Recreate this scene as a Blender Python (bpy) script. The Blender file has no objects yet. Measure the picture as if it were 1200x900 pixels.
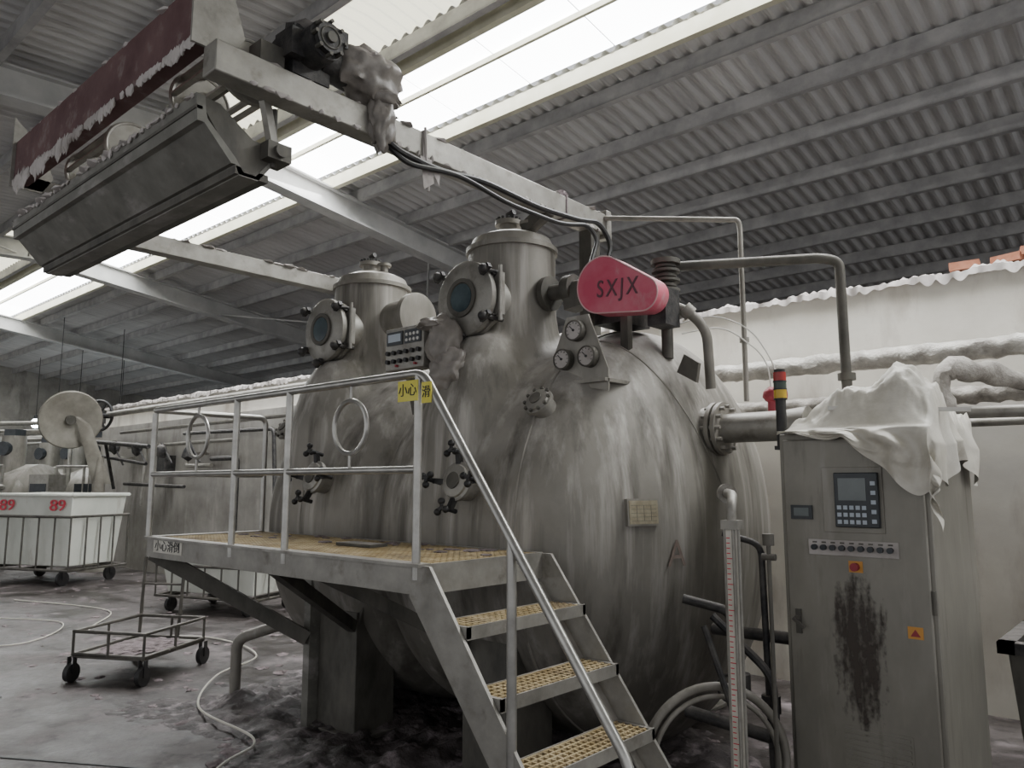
import bpy, bmesh, math, random
from mathutils import Vector, Matrix, noise
random.seed(7)
R=math.radians
sc=bpy.context.scene
# ---------------------------------------------------------------- materials
def M(name,c1,c2=None,rough=.5,metal=0.,scale=4.,stretch=(1,1,1),lo=.35,hi=.65,bump=0.,c3=None,s3=(10,(1,1,.12)),t3=(.55,.75),rvar=0.,emit=None,estr=1.,c4=None,s4=(2.2,(2.5,2.5,.2)),t4=(.5,.74),dust=None,low=None):
    m=bpy.data.materials.new(name); m.use_nodes=True
    nt=m.node_tree; N=nt.nodes; L=nt.links; b=N['Principled BSDF']
    b.inputs['Roughness'].default_value=rough; b.inputs['Metallic'].default_value=metal
    b.inputs['Base Color'].default_value=(*c1,1)
    tc=N.new('ShaderNodeTexCoord')
    def nz(sca,st,det=7):
        mp=N.new('ShaderNodeMapping'); mp.inputs['Scale'].default_value=st
        L.new(tc.outputs['Object'],mp.inputs['Vector'])
        n=N.new('ShaderNodeTexNoise'); n.inputs['Scale'].default_value=sca; n.inputs['Detail'].default_value=det; n.inputs['Roughness'].default_value=.62
        L.new(mp.outputs[0],n.inputs['Vector']); return n
    def rmp(o,a,c,mx=1.):
        r=N.new('ShaderNodeMapRange'); r.inputs['From Min'].default_value=a; r.inputs['From Max'].default_value=c; r.inputs['To Max'].default_value=mx
        L.new(o,r.inputs['Value']); return r.outputs[0]
    def mix(fac,a,col):
        x=N.new('ShaderNodeMix');x.data_type='RGBA';x.inputs[7].default_value=(*col,1)
        L.new(a,x.inputs[6]);L.new(fac,x.inputs[0]);return x.outputs[2]
    if c2 is not None:
        n=nz(scale,stretch); r=rmp(n.outputs[0],lo,hi)
        mx=N.new('ShaderNodeMix'); mx.data_type='RGBA'
        mx.inputs[6].default_value=(*c1,1); mx.inputs[7].default_value=(*c2,1)
        L.new(r,mx.inputs[0]); out=mx.outputs[2]
        if c3 is not None: out=mix(rmp(nz(*s3).outputs[0],*t3),out,c3)
        if c4 is not None: out=mix(rmp(nz(*s4).outputs[0],*t4),out,c4)
        if low is not None:   # tint that darkens the vessel toward its bottom, broken up by noise
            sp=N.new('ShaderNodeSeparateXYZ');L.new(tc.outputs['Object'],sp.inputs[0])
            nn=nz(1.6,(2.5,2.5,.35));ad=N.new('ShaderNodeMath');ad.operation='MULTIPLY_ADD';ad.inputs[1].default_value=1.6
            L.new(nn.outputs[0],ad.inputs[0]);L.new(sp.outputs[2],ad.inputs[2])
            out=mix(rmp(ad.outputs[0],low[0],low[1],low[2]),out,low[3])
        if dust is not None:
            g=N.new('ShaderNodeNewGeometry');sp=N.new('ShaderNodeSeparateXYZ');L.new(g.outputs['Normal'],sp.inputs[0])
            a=rmp(sp.outputs[2],.3,1.0,.85);nn=rmp(nz(9,(1,1,1)).outputs[0],.28,.62)
            mu=N.new('ShaderNodeMath');mu.operation='MULTIPLY';L.new(a,mu.inputs[0]);L.new(nn,mu.inputs[1])
            out=mix(mu.outputs[0],out,dust)
            mm=N.new('ShaderNodeMapRange');mm.inputs['To Min'].default_value=metal;mm.inputs['To Max'].default_value=0
            L.new(mu.outputs[0],mm.inputs['Value']);L.new(mm.outputs[0],b.inputs['Metallic'])
        L.new(out,b.inputs['Base Color'])
        if rvar:
            rr=N.new('ShaderNodeMapRange'); rr.inputs['From Min'].default_value=lo; rr.inputs['From Max'].default_value=hi
            rr.inputs['To Min'].default_value=max(.05,rough-rvar); rr.inputs['To Max'].default_value=min(1,rough+rvar)
            L.new(n.outputs[0],rr.inputs['Value']); L.new(rr.outputs[0],b.inputs['Roughness'])
        if bump:
            bp=N.new('ShaderNodeBump'); bp.inputs['Strength'].default_value=bump; bp.inputs['Distance'].default_value=.02
            nb=nz(scale*5,stretch); L.new(nb.outputs[0],bp.inputs['Height']); L.new(bp.outputs[0],b.inputs['Normal'])
    if emit:
        b.inputs['Emission Color'].default_value=(*emit,1); b.inputs['Emission Strength'].default_value=estr
    return m
DU=(.46,.43,.40)
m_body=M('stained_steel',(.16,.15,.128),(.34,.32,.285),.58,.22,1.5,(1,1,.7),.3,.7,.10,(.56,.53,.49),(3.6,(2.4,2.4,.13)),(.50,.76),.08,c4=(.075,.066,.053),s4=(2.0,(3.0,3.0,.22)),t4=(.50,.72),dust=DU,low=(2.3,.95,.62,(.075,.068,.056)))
m_neck=M('dull_steel',(.16,.15,.128),(.33,.31,.275),.55,.28,5,(1,1,.4),.3,.7,.1,(.50,.48,.44),(8,(1,1,.3)),(.58,.8),dust=DU)
m_steel=M('worn_steel',(.21,.20,.178),(.37,.355,.32),.48,.42,6,(1,1,1),.3,.7,.05,(.14,.125,.105),(7,(1,1,1)),(.55,.75),dust=DU)
m_dsteel=M('dark_steel',(.055,.052,.045),(.15,.14,.12),.6,.3,6,(1,1,.5),.3,.7,.1,dust=(.30,.275,.255))
m_rail=M('rail_steel',(.30,.29,.27),(.50,.49,.46),.33,.75,8,(1,1,1),.3,.7)
m_paint=M('grey_painted_steel',(.12,.115,.10),(.21,.205,.18),.55,.15,5,(1,1,1),.35,.65,.05,(.34,.32,.30),(6,(.5,1,1)),(.56,.75),dust=DU)
m_black=M('black_rubber',(.012,.012,.013),(.035,.033,.032),.5,.1,12)
m_blackm=M('greasy_black_metal',(.018,.018,.02),(.08,.075,.07),.55,.3,14,bump=.2,dust=(.22,.20,.19))
m_grate=M('grating_frp',(.34,.25,.115),(.54,.44,.27),.7,0,7,c3=(.18,.135,.09),s3=(5,(1,1,1)),t3=(.5,.7))
m_cab=M('cabinet_steel',(.18,.17,.145),(.285,.27,.235),.5,.35,3,(1,1,.5),.3,.7,.04,(.11,.095,.075),(7,(1.5,1.5,.2)),(.58,.8),c4=(.34,.32,.29),s4=(4,(2,2,.3)),t4=(.58,.78),dust=DU)
m_red=M('guard_red',(.60,.085,.15),(.66,.19,.245),.7,0,4,(1,1,1),.35,.7,.05,(.55,.38,.38),(7,(1,1,.5)),(.54,.74),dust=(.6,.5,.5))
m_redb=M('guard_border',(.60,.34,.35),(.66,.46,.46),.75,0,9)
m_redch=M('faded_red_channel',(.085,.038,.04),(.16,.09,.088),.8,.05,4,(1,1,1),.3,.7,.1,(.23,.19,.18),(8,(1,1,1)),(.56,.75))
m_brass=M('brass_plate',(.30,.26,.18),(.40,.36,.26),.5,.4,30)
m_white=M('white_paint',(.62,.60,.56),(.75,.74,.70),.6,0,10)
m_plastic=M('white_plastic_bin',(.62,.64,.57),(.78,.79,.72),.5,0,2,(1,1,.6),.35,.7,0,(.45,.42,.36),(6,(1,1,.3)),(.6,.8))
m_bag=M('dusty_plastic_sheet',(.52,.49,.42),(.74,.71,.64),.45,0,4,bump=.12,c3=(.42,.38,.32),s3=(5,(1,1,1)),t3=(.58,.75))
m_tan=M('tan_dusty_metal',(.16,.145,.12),(.25,.235,.20),.6,0,4)
m_dbag=M('grimy_bag',(.14,.125,.11),(.28,.255,.23),.45,0,5,bump=.15,dust=(.34,.30,.29))
m_foil=M('foil_lagging',(.33,.31,.28),(.58,.56,.52),.5,.35,9,(1,1,1),.35,.65,.5)
m_foild=M('dirty_lagging',(.16,.145,.125),(.46,.43,.39),.55,.2,7,(1,1,1),.35,.65,.5)
m_yel=M('yellow_sign',(.72,.62,.06),(.8,.72,.12),.5,0,8)
m_ink=M('ink_black',(.02,.02,.02))
m_gink=M('faded_ink',(.13,.05,.065))
m_redink=M('red_ink',(.6,.03,.06))
m_aink=M('faded_red_spray',(.17,.125,.105),(.26,.21,.18),.7,0,9)
m_lens=M('sight_glass',(.03,.05,.06),(.07,.10,.11),.12,0,6)
m_lint=M('lint',(.12,.095,.095),(.33,.275,.285),.95,0,14,bump=.6)
m_lintw=M('lint_white',(.42,.39,.37),(.60,.56,.54),.95,0,6,c3=(.28,.25,.23),s3=(3,(1,1,1)),t3=(.5,.7))
m_screen=M('lcd_screen',(.12,.14,.14),(.17,.19,.19),.2,0,3)
m_panel=M('panel_dark',(.02,.025,.03),(.04,.045,.05),.4,0,9)
m_blue=M('key_blue',(.45,.50,.56)); m_orange=M('orange_label',(.62,.30,.06))
m_redp=M('red_gloss',(.30,.03,.045),rough=.5); m_redl=M('signal_red',(.34,.02,.015),rough=.25); m_yl=M('signal_amber',(.55,.36,.02),rough=.25); m_grl=M('signal_green',(.03,.05,.035),rough=.3)
m_roof=M('corrugated_sheet',(.44,.435,.43),(.60,.595,.585),.85,0,1.4,(1,.3,1),.3,.7,0,(.30,.285,.28),(3,(4,.25,1)),(.55,.8))
m_purlin=M('purlin',(.27,.265,.26),(.43,.42,.41),.85,0,3,dust=DU)
m_cream=M('cream_channel',(.50,.48,.36),(.62,.60,.48),.7,0,3)
m_rafter=M('rafter_paint',(.38,.38,.37),(.52,.515,.50),.85,0,2,dust=DU)
m_sky=M('skylight_panel',(.8,.85,.9),emit=(.97,.99,1.0),estr=13.)
m_sky2=M('aged_skylight_panel',(.7,.68,.5),emit=(.95,.93,.76),estr=1.9)
m_lamp=M('lamp_tube',(.9,.9,.9),emit=(.85,.95,1.),estr=30.)
m_wall=M('plaster_wall',(.66,.62,.55),(.82,.79,.72),.85,0,1.2,(1,1,1),.3,.65,.15,(.40,.345,.29),(1.6,(1,1,.35)),(.54,.74))
m_wallg=M('old_concrete_wall',(.26,.245,.22),(.44,.42,.385),.9,0,1.5,(1,1,1),.3,.65,.2,(.58,.55,.51),(2.2,(1,1,.4)),(.55,.75),c4=(.13,.115,.10),s4=(1.4,(1,1,.3)),t4=(.54,.72))
m_far=M('far_wall',(.14,.14,.14),(.24,.24,.24),.9,0,1)
m_brick=M('brick',(.36,.14,.08),(.48,.22,.14),.9,0,10)
m_floor=M('wet_dirty_floor',(.034,.028,.026),(.10,.086,.083),.5,0,1.1,(1,1,1),.38,.62,.6,(.23,.19,.197),(2.2,(1,1,1)),(.54,.72),.22,c4=(.028,.023,.021),s4=(6,(1,1,1)),t4=(.50,.66))
m_rust=M('brown_residue',(.05,.035,.028),(.11,.08,.065),.5,0,20,(1,1,.3),bump=.3)
m_sl=M('wet_lint_sludge',(.028,.023,.022),(.12,.10,.10),.65,0,5,(1,1,1),.35,.65,.8,(.32,.27,.28),(8,(1,1,1)),(.53,.70))
def residue(name):
    m=bpy.data.materials.new(name);m.use_nodes=True;nt=m.node_tree;N=nt.nodes;L=nt.links;b=N['Principled BSDF']
    b.inputs['Base Color'].default_value=(.055,.042,.034,1);b.inputs['Roughness'].default_value=.6
    tc=N.new('ShaderNodeTexCoord');mp=N.new('ShaderNodeMapping');mp.inputs['Scale'].default_value=(26,26,2.4);L.new(tc.outputs['Object'],mp.inputs[0])
    n=N.new('ShaderNodeTexNoise');n.inputs['Scale'].default_value=1;n.inputs['Detail'].default_value=6;L.new(mp.outputs[0],n.inputs['Vector'])
    mp2=N.new('ShaderNodeMapping');mp2.inputs['Scale'].default_value=(60,60,40);L.new(tc.outputs['Object'],mp2.inputs[0])
    n2=N.new('ShaderNodeTexNoise');n2.inputs['Scale'].default_value=1;L.new(mp2.outputs[0],n2.inputs['Vector'])
    sp=N.new('ShaderNodeSeparateXYZ');L.new(tc.outputs['Generated'],sp.inputs[0])
    def ma(op,a,c):
        q=N.new('ShaderNodeMath');q.operation=op
        for i,x in enumerate((a,c)):
            if isinstance(x,(int,float)):q.inputs[i].default_value=x
            else:L.new(x,q.inputs[i])
        return q.outputs[0]
    dx=ma('ABSOLUTE',ma('SUBTRACT',sp.outputs[0],.45),0)
    dz=ma('ABSOLUTE',ma('SUBTRACT',sp.outputs[2],.55),0)
    fall=ma('ADD',ma('POWER',ma('MULTIPLY',dx,2.2),2.),ma('POWER',ma('MULTIPLY',dz,2.),3.))
    s=ma('SUBTRACT',ma('ADD',n.outputs[0],ma('MULTIPLY',n2.outputs[0],.45)),ma('MULTIPLY',fall,.5))
    r=N.new('ShaderNodeMapRange');r.inputs['From Min'].default_value=.48;r.inputs['From Max'].default_value=.76;L.new(s,r.inputs['Value'])
    r.inputs['To Max'].default_value=.88
    L.new(r.outputs[0],b.inputs['Alpha']);return m
m_res=residue('residue_smear')
# ---------------------------------------------------------------- builders
def E(name):
    o=bpy.data.objects.new(name,None); sc.collection.objects.link(o); o.empty_display_size=.1; return o
class B:
    def __init__(s): s.v=[]; s.f=[]
    def add(s,vs,fs):
        n=len(s.v); s.v+= [Vector(v) for v in vs]; s.f+=[[i+n for i in f] for f in fs]; return s
    def box(s,a,b,T=None):
        x0,y0,z0=a; x1,y1,z1=b
        vs=[(x0,y0,z0),(x1,y0,z0),(x1,y1,z0),(x0,y1,z0),(x0,y0,z1),(x1,y0,z1),(x1,y1,z1),(x0,y1,z1)]
        if T is not None: vs=[T@Vector(v) for v in vs]
        return s.add(vs,[(3,2,1,0),(4,5,6,7),(0,1,5,4),(1,2,6,5),(2,3,7,6),(3,0,4,7)])
    def bar(s,p0,p1,w,h,up=(0,0,1)):
        p0=Vector(p0);p1=Vector(p1);d=(p1-p0);l=d.length;d.normalize();u=Vector(up)
        if abs(d.dot(u))>.98:u=Vector((0,1,0))
        x=d.cross(u).normalized();z=x.cross(d).normalized()
        T=Matrix.Translation(p0)@Matrix((( x.x,d.x,z.x,0),(x.y,d.y,z.y,0),(x.z,d.z,z.z,0),(0,0,0,1)))
        return s.box((-w/2,0,-h/2),(w/2,l,h/2),T)
    def cyl(s,p0,p1,r0,r1=None,seg=24):
        if r1 is None:r1=r0
        p0=Vector(p0);p1=Vector(p1);d=(p1-p0).normalized()
        a=d.orthogonal().normalized();b=d.cross(a)
        vs=[];fs=[]
        for p,r in((p0,r0),(p1,r1)):
            for i in range(seg):
                t=2*math.pi*i/seg; vs.append(p+a*r*math.cos(t)+b*r*math.sin(t))
        for i in range(seg):
            j=(i+1)%seg; fs.append((i,j,seg+j,seg+i))
        fs.append(tuple(reversed(range(seg)))); fs.append(tuple(range(seg,2*seg)))
        return s.add(vs,fs)
    def lathe(s,origin,axis,prof,seg=32):
        o=Vector(origin);d=Vector(axis).normalized();a=d.orthogonal().normalized();b=d.cross(a)
        vs=[];fs=[];n=len(prof)
        for (h,r) in prof:
            for i in range(seg):
                t=2*math.pi*i/seg; vs.append(o+d*h+(a*math.cos(t)+b*math.sin(t))*max(r,1e-4))
        for k in range(n-1):
            for i in range(seg):
                j=(i+1)%seg; fs.append((k*seg+i,k*seg+j,(k+1)*seg+j,(k+1)*seg+i))
        fs.append(tuple(reversed(range(seg)))); fs.append(tuple(range((n-1)*seg,n*seg)))
        return s.add(vs,fs)
    def sweep(s,pts,r,seg=10,fil=0.,closed=False):
        P=[Vector(p) for p in pts]
        if fil>0 and not closed:
            Q=[P[0]]
            for i in range(1,len(P)-1):
                a=(P[i-1]-P[i]);b=(P[i+1]-P[i]);f=min(fil,a.length*.45,b.length*.45)
                A=P[i]+a.normalized()*f;C=P[i]+b.normalized()*f
                for k in range(7):
                    t=k/6;Q.append(A*(1-t)**2+P[i]*2*t*(1-t)+C*t*t)
            Q.append(P[-1]);P=Q
        n=len(P);vs=[];fs=[];prev=None
        for i in range(n):
            if closed: d=(P[(i+1)%n]-P[i-1])
            else: d=P[min(i+1,n-1)]-P[max(i-1,0)]
            d.normalize()
            if prev is None: a=d.orthogonal().normalized()
            else:
                a=prev-d*prev.dot(d)
                a=a.normalized() if a.length>1e-5 else d.orthogonal().normalized()
            prev=a;b=d.cross(a)
            rr=r(i/(n-1)) if callable(r) else r
            for k in range(seg):
                t=2*math.pi*k/seg;vs.append(P[i]+(a*math.cos(t)+b*math.sin(t))*rr)
        m=n if closed else n-1
        for i in range(m):
            for k in range(seg):
                j=(k+1)%seg;q=((i+1)%n)*seg;fs.append((i*seg+k,i*seg+j,q+j,q+k))
        if not closed: fs.append(tuple(reversed(range(seg))));fs.append(tuple(range((n-1)*seg,n*seg)))
        return s.add(vs,fs)
    def ring(s,c,axis,rad,r,seg=40,rs=10):
        c=Vector(c);d=Vector(axis).normalized();a=d.orthogonal().normalized();b=d.cross(a)
        return s.sweep([c+(a*math.cos(2*math.pi*i/seg)+b*math.sin(2*math.pi*i/seg))*rad for i in range(seg)],r,rs,closed=True)
    def prism(s,poly,vec):
        n=len(poly);v=Vector(vec);vs=[Vector(p) for p in poly];vs+= [p+v for p in vs]
        fs=[tuple(reversed(range(n))),tuple(range(n,2*n))]+[(i,(i+1)%n,n+(i+1)%n,n+i) for i in range(n)]
        return s.add(vs,fs)
    def blob(s,c,scale,amp=.15,freq=3.,sub=4,seed=0,octv=3):
        bm=bmesh.new();bmesh.ops.create_icosphere(bm,subdivisions=sub,radius=1)
        vs=[]
        for v in bm.verts:
            q=v.co*freq+Vector((seed*7.3,seed*3.1,seed))
            k=1+amp*noise.fractal(q,1.1,2.,octv)
            k+=amp*.55*(1-2*abs(noise.noise(q*1.3+Vector((3,1,2)))))
            vs.append(Vector((v.co.x*scale[0]*k,v.co.y*scale[1]*k,v.co.z*scale[2]*k))+Vector(c))
        fs=[[v.index for v in f.verts] for f in bm.faces];bm.free()
        return s.add(vs,fs)
    def out(s,name,parent,mat,T=None,bev=0.,ang=38):
        me=bpy.data.meshes.new(name);me.from_pydata([tuple(v) for v in s.v],[],s.f);me.validate()
        bm=bmesh.new();bm.from_mesh(me);bmesh.ops.recalc_face_normals(bm,faces=bm.faces);bm.to_mesh(me);bm.free()
        me.materials.append(mat)
        me.polygons.foreach_set('use_smooth',[True]*len(me.polygons))
        try: me.set_sharp_from_angle(angle=R(ang))
        except Exception: pass
        o=bpy.data.objects.new(name,me);sc.collection.objects.link(o)
        if parent is not None:o.parent=parent
        if T is not None:o.matrix_local=T
        if bev:
            md=o.modifiers.new('b','BEVEL');md.width=bev;md.segments=2;md.limit_method='ANGLE';md.angle_limit=R(40)
        return o
def text(name,parent,mat,body,size,loc,rot,ext=.0015,sx=1.,sp=1.):
    c=bpy.data.curves.new(name,'FONT');c.body=body;c.size=size;c.extrude=ext;c.align_x='CENTER';c.align_y='CENTER';c.space_character=sp
    c.materials.append(mat)
    o=bpy.data.objects.new(name,c);sc.collection.objects.link(o);o.location=loc;o.rotation_euler=rot;o.scale=(sx,1,1);o.parent=parent
    return o
FR=(R(90),0,0)
# ---------------------------------------------------------------- camera
cd=bpy.data.cameras.new('camera');cam=bpy.data.objects.new('camera',cd);sc.collection.objects.link(cam)
cam.location=(2.46,-2.205,1.6);cam.rotation_euler=(R(97.4),0,R(41.5))
cd.sensor_width=36;cd.lens=27.0;cd.clip_end=200
sc.camera=cam
# ---------------------------------------------------------------- hall shell
b=B();b.box((-29,-9,-.1),(9,14,0));b.out('floor',None,m_floor)
def zr(Y): return 6.0-.133*(Y-4.2) if Y>=2.2 else 6.266-.05*(2.2-Y)
def sheet(name,y0,y1,mat,parent,x0=-29.,x1=9.,pitch=.17,amp=.032,lift=0.):
    ys=[y0,y1] if not(y0<2.2<y1) else [y0,2.2,y1]
    n=int((x1-x0)/pitch*6);vs=[];fs=[]
    for y in ys:
        for i in range(n+1):
            x=x0+(x1-x0)*i/n; s=math.sin(2*math.pi*(x-x0)/pitch); s=max(-.75,min(.75,s*1.3))
            vs.append((x,y,zr(y)+amp*s+lift))
    for k in range(len(ys)-1):
        for i in range(n):
            a=k*(n+1)+i;fs.append((a,a+1,a+n+2,a+n+1))
    me=bpy.data.meshes.new(name);me.from_pydata(vs,[],fs);me.materials.append(mat)
    o=bpy.data.objects.new(name,me);sc.collection.objects.link(o);o.parent=parent;return o
ceil=E('ceiling')
sheet('sheet_near',-8.5,1.9,m_roof,ceil)
sheet('sheet_mid',2.62,2.98,m_roof,ceil)
sheet('sheet_far',4.0,13.9,m_roof,ceil)
sheet('aged_skylight_sheet',1.88,2.64,m_sky2,ceil,lift=.01)
b=B()
x=-29
while x<9:
    b.box((x,0,0),(x+1.12,1,0.01),Matrix(((1,0,0,0),(0,1.1,0,2.93),(0,-.146,1,zr(2.93)+.05),(0,0,0,1))));x+=1.14
b.out('skylight_sheet',ceil,m_sky)
b=B()
y=-7.6
while y<13.7:
    if not(2.75<y<4.15):
        z=zr(y)-.03
        b.box((-29,y-.02,z-.16),(9,y+.02,z));b.box((-29,y-.02,z-.17),(9,y+.06,z-.155))
    y+=.93
b.out('purlins',ceil,m_purlin)
b=B()
for y in(2.85,4.06):
    z=zr(y)-.02;b.box((-29,y-.04,z-.17),(9,y+.04,z))
for y in(3.4,):
    z=zr(y);b.box((-29,y-.02,z-.04),(9,y+.02,z+.02))
b.out('skylight_edge_channels',ceil,m_cream)
b=B()
for X in(-6.6,-13.4,-20.2,4.2):
    for(ya,yb)in((-8.5,2.2),(2.2,13.8)):
        pa=Vector((X,ya,zr(ya)-.36));pb=Vector((X,yb,zr(yb)-.36))
        b.bar(pa,pb,.03,.34);b.bar(pa+Vector((0,0,.17)),pb+Vector((0,0,.17)),.2,.025);b.bar(pa-Vector((0,0,.17)),pb-Vector((0,0,.17)),.24,.03)
b.out('rafters',ceil,m_rafter)
b=B()
for(xa,ya,xb,yb)in((-6.6,6,-13.4,12),(-13.4,6,-6.6,12),(-6.6,-6,-13.4,2)):
    b.sweep([(xa,ya,zr(ya)-.45),(xb,yb,zr(yb)-.45)],.02,6)
b.out('bracing_rods',ceil,m_rafter)
# walls
b=B();b.box((-14.6,4.2,0),(8.5,4.42,3.16));b.out('wall_back',None,m_wall)
w=E('trim_1')
vs=[];fs=[];n=2300
prof=[(-.04,-.05),(-.03,.02),(.05,.05),(.17,.045),(.25,0.02),(.26,-.05)]
for i in range(n+1):
    x=-14.6+23.0*i/n
    k=.7+.8*noise.noise(Vector((x*2.3,0,0)))+.9*noise.noise(Vector((x*9,3,0)))+.8*noise.noise(Vector((x*27,8,0)))
    k=max(k,.05)
    for(py,pz)in prof: vs.append((x,4.2+py+.03*noise.noise(Vector((x*16,pz*30,0))),3.16+(pz*k if pz>0 else pz*(.5+1.5*abs(noise.noise(Vector((x*9,9,0))))))))
for i in range(n):
    for k in range(5): a=i*6+k;fs.append((a,a+1,a+7,a+6))
b=B();b.add(vs,fs);b.out('lint_covered_coping',w,m_lintw)
br=E('loose_bricks');b=B()
for(x,z,a)in((1.20,3.235,.1),(1.48,3.235,-.3),(1.66,3.27,.2)):
    b.box((-.10,-.05,-.03),(.10,.05,.03),Matrix.Translation((x+.08,4.31,z))@Matrix.Rotation(a,4,'Z'))
b.out('bricks',br,m_brick)
b=B();b.box((-29,13.8,0),(9,14,5));b.out('wall_far',None,m_far)
b=B();b.box((-29.2,-9,0),(-29,14,6.2));b.out('wall_left',None,m_wallg)
b=B();b.box((-14.61,4.15,0),(-4.2,4.198,2.75));b.out('trim_2',None,m_wallg)
# ---------------------------------------------------------------- dyeing machine
dm=E('dyeing_machine')
YC,ZC,RR,X1,X2,DC=2.09,1.31,1.27,-.2,-2.45,.62
b=B();prof=[]
for i in range(25):
    t=math.pi/2*i/24;prof.append((X2-DC*math.cos(t),RR*math.sin(t)))
for i in range(1,40):
    x=X2+(X1-X2)*i/40;g=.12*math.exp(-((x+1.45)/.12)**2);prof.append((x,RR-g))
for i in range(25):
    t=math.pi/2*i/24;prof.append((X1+DC*math.sin(t),RR*math.cos(t)))
b.lathe((0,YC,ZC),(1,0,0),prof,96)
NX=(-.82,-2.29);NY=1.5
for X in NX:
    pr=[(1.3,.44),(1.7,.48),(2.0,.46),(2.25,.40),(2.5,.32),(2.7,.29),(3.12,.29),(3.19,.25),(3.22,.15)]
    b.lathe((X,NY,0),(0,0,1),pr,64)
    pr2=[(1.05,.12),(1.25,.36),(1.6,.43),(2.0,.41),(2.3,.32),(2.5,.2)]
    b.lathe((X,1.27,0),(0,0,1),pr2,48)
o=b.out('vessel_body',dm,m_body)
md=o.modifiers.new('r','REMESH');md.mode='VOXEL';md.voxel_size=.026;md.use_smooth_shade=True
md=o.modifiers.new('s','SMOOTH');md.factor=.5;md.iterations=12
b=B()
b.ring((X1-.01,YC,ZC),(1,0,0),RR+.000,.008,96,6)
b.ring((X2+.3,YC,ZC),(1,0,0),RR+.000,.007,96,6)
for ang in(R(64),):
    pts=[]
    for i in range(20):
        t=R(0)+R(76)*i/19
        rr=(RR+.000)*math.cos(t);pts.append((X1+(DC+.000)*math.sin(t),YC-rr*math.cos(ang),ZC+rr*math.sin(ang)))
    b.sweep(pts,.005,6)
b.out('weld_seams',dm,m_neck)
for k,X in enumerate(NX):
    b=B()
    b.lathe((X,NY,3.10),(0,0,1),[(0,.305),(.03,.305),(.03,.285),(.09,.26),(.13,.17),(.14,.06),(.14,.0)],48)
    b.cyl((X-.03,NY,3.22),(X-.03,NY,3.34),.06);b.cyl((X-.03,NY,3.31),(X-.03,NY,3.34),.09)
    b.cyl((X+.14,NY,3.18),(X+.14,NY,3.29),.03);b.cyl((X+.14,NY,3.28),(X+.14,NY,3.30),.055)
    b.cyl((X-.17,NY-.03,3.16),(X-.17,NY-.03,3.27),.022)
    b.out('neck_cap_%d'%k,dm,m_neck)
    b=B()
    for i in range(14):
        t=2*math.pi*i/14;b.cyl((X-.03+.075*math.cos(t),NY+.075*math.sin(t),3.33),(X-.03+.075*math.cos(t),NY+.075*math.sin(t),3.36),.011,seg=6)
    b.sweep([(X-.03,NY,3.34),(X-.03,NY,3.39),(X+.02,NY,3.40)],.02,8)
    b.out('neck_cap_fittings_%d'%k,dm,m_blackm)
    zc=2.73
    b=B();b.lathe((X,NY,zc),(0,-1,0),[(.2,.19),(.33,.19),(.335,.225),(.365,.225),(.37,.215),(.40,.215),(.405,.235),(.44,.235),(.455,.215),(.46,.13)],48)
    b.out('loading_port_%d'%k,dm,m_steel)
    b=B();b.lathe((X,NY,zc),(0,-1,0),[(.44,.12),(.475,.12),(.475,.095),(.468,.09)],40);b.out('port_bezel_%d'%k,dm,m_dsteel)
    b=B();b.cyl((X,NY-.45,zc),(X,NY-.472,zc),.088,seg=40);b.out('port_sight_glass_%d'%k,dm,m_lens)
    b=B()
    for a in(35,90+50,215,325,268):
        t=R(a);cx=X+.25*math.cos(t);cz=zc+.25*math.sin(t)
        b.cyl((cx,NY-.32,cz),(cx,NY-.49,cz),.014,seg=8)
        b.bar((cx-.035,NY-.47,cz-.02),(cx+.035,NY-.47,cz+.02),.03,.03)
        b.blob((cx,NY-.49,cz),(.03,.03,.03),.1,2,2)
        b.bar((X+.2*math.cos(t),NY-.4,zc+.2*math.sin(t)),(cx,NY-.4,cz),.03,.045)
    b.out('port_clamps_%d'%k,dm,m_blackm)
    b=B();b.bar((X+.22,NY-.36,zc-.12),(X+.22,NY-.36,zc+.14),.05,.04);b.cyl((X+.245,NY-.38,zc-.16),(X+.245,NY-.38,zc+.18),.013,seg=8);b.out('port_hinge_%d'%k,dm,m_steel)
b=B();b.lathe((NX[1],NY+.02,2.83),(1,0,0),[(.15,.15),(.48,.15),(.48,.18),(.53,.18),(.535,.15),(.53,.03)],40);b.out('side_port',dm,m_neck)
def smallport(name,X,z,r,knobs,rad=RR):
    dz=z-ZC;yy=YC-math.sqrt(rad*rad-dz*dz);n=Vector((0,yy-YC,dz)).normalized();p=Vector((X,yy,z))
    b=B();b.lathe(p-n*.06,n,[(0,r*.8),(.10,r*.8),(.10,r),(.125,r),(.13,r*.85),(.14,r*.8),(.15,r*.3)],32);b.out(name,dm,m_steel)
    b=B();b.lathe(p+n*.075,n,[(0,r*.45),(.02,r*.42)],24);b.out(name+'_glass',dm,m_dsteel)
    if knobs:
        a=n.orthogonal().normalized();c=n.cross(a);b=B()
        for i in range(4):
            t=R(45+90*i);q=p+n*.08+(a*math.cos(t)+c*math.sin(t))*r*1.45
            b.bar(p+n*.06+(a*math.cos(t)+c*math.sin(t))*r*.9,q,.03,.03);b.cyl(q-n*.05,q+n*.06,.013,seg=8)
            for j in range(3):
                u=2*math.pi*j/3+i;e=q+n*.06+(a*math.cos(u)+c*math.sin(u))*.035
                b.bar(q+n*.06,e,.018,.018);b.blob(e,(.02,.02,.02),.05,2,2)
        b.out(name+'_clamps',dm,m_black)
    else:
        a=n.orthogonal().normalized();c=n.cross(a);b=B()
        for i in range(10):
            t=2*math.pi*i/10;q=p+n*.07+(a*math.cos(t)+c*math.sin(t))*r*.88;b.cyl(q,q+n*.015,.01,seg=6)
        b.out(name+'_bolts',dm,m_dsteel)
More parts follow.
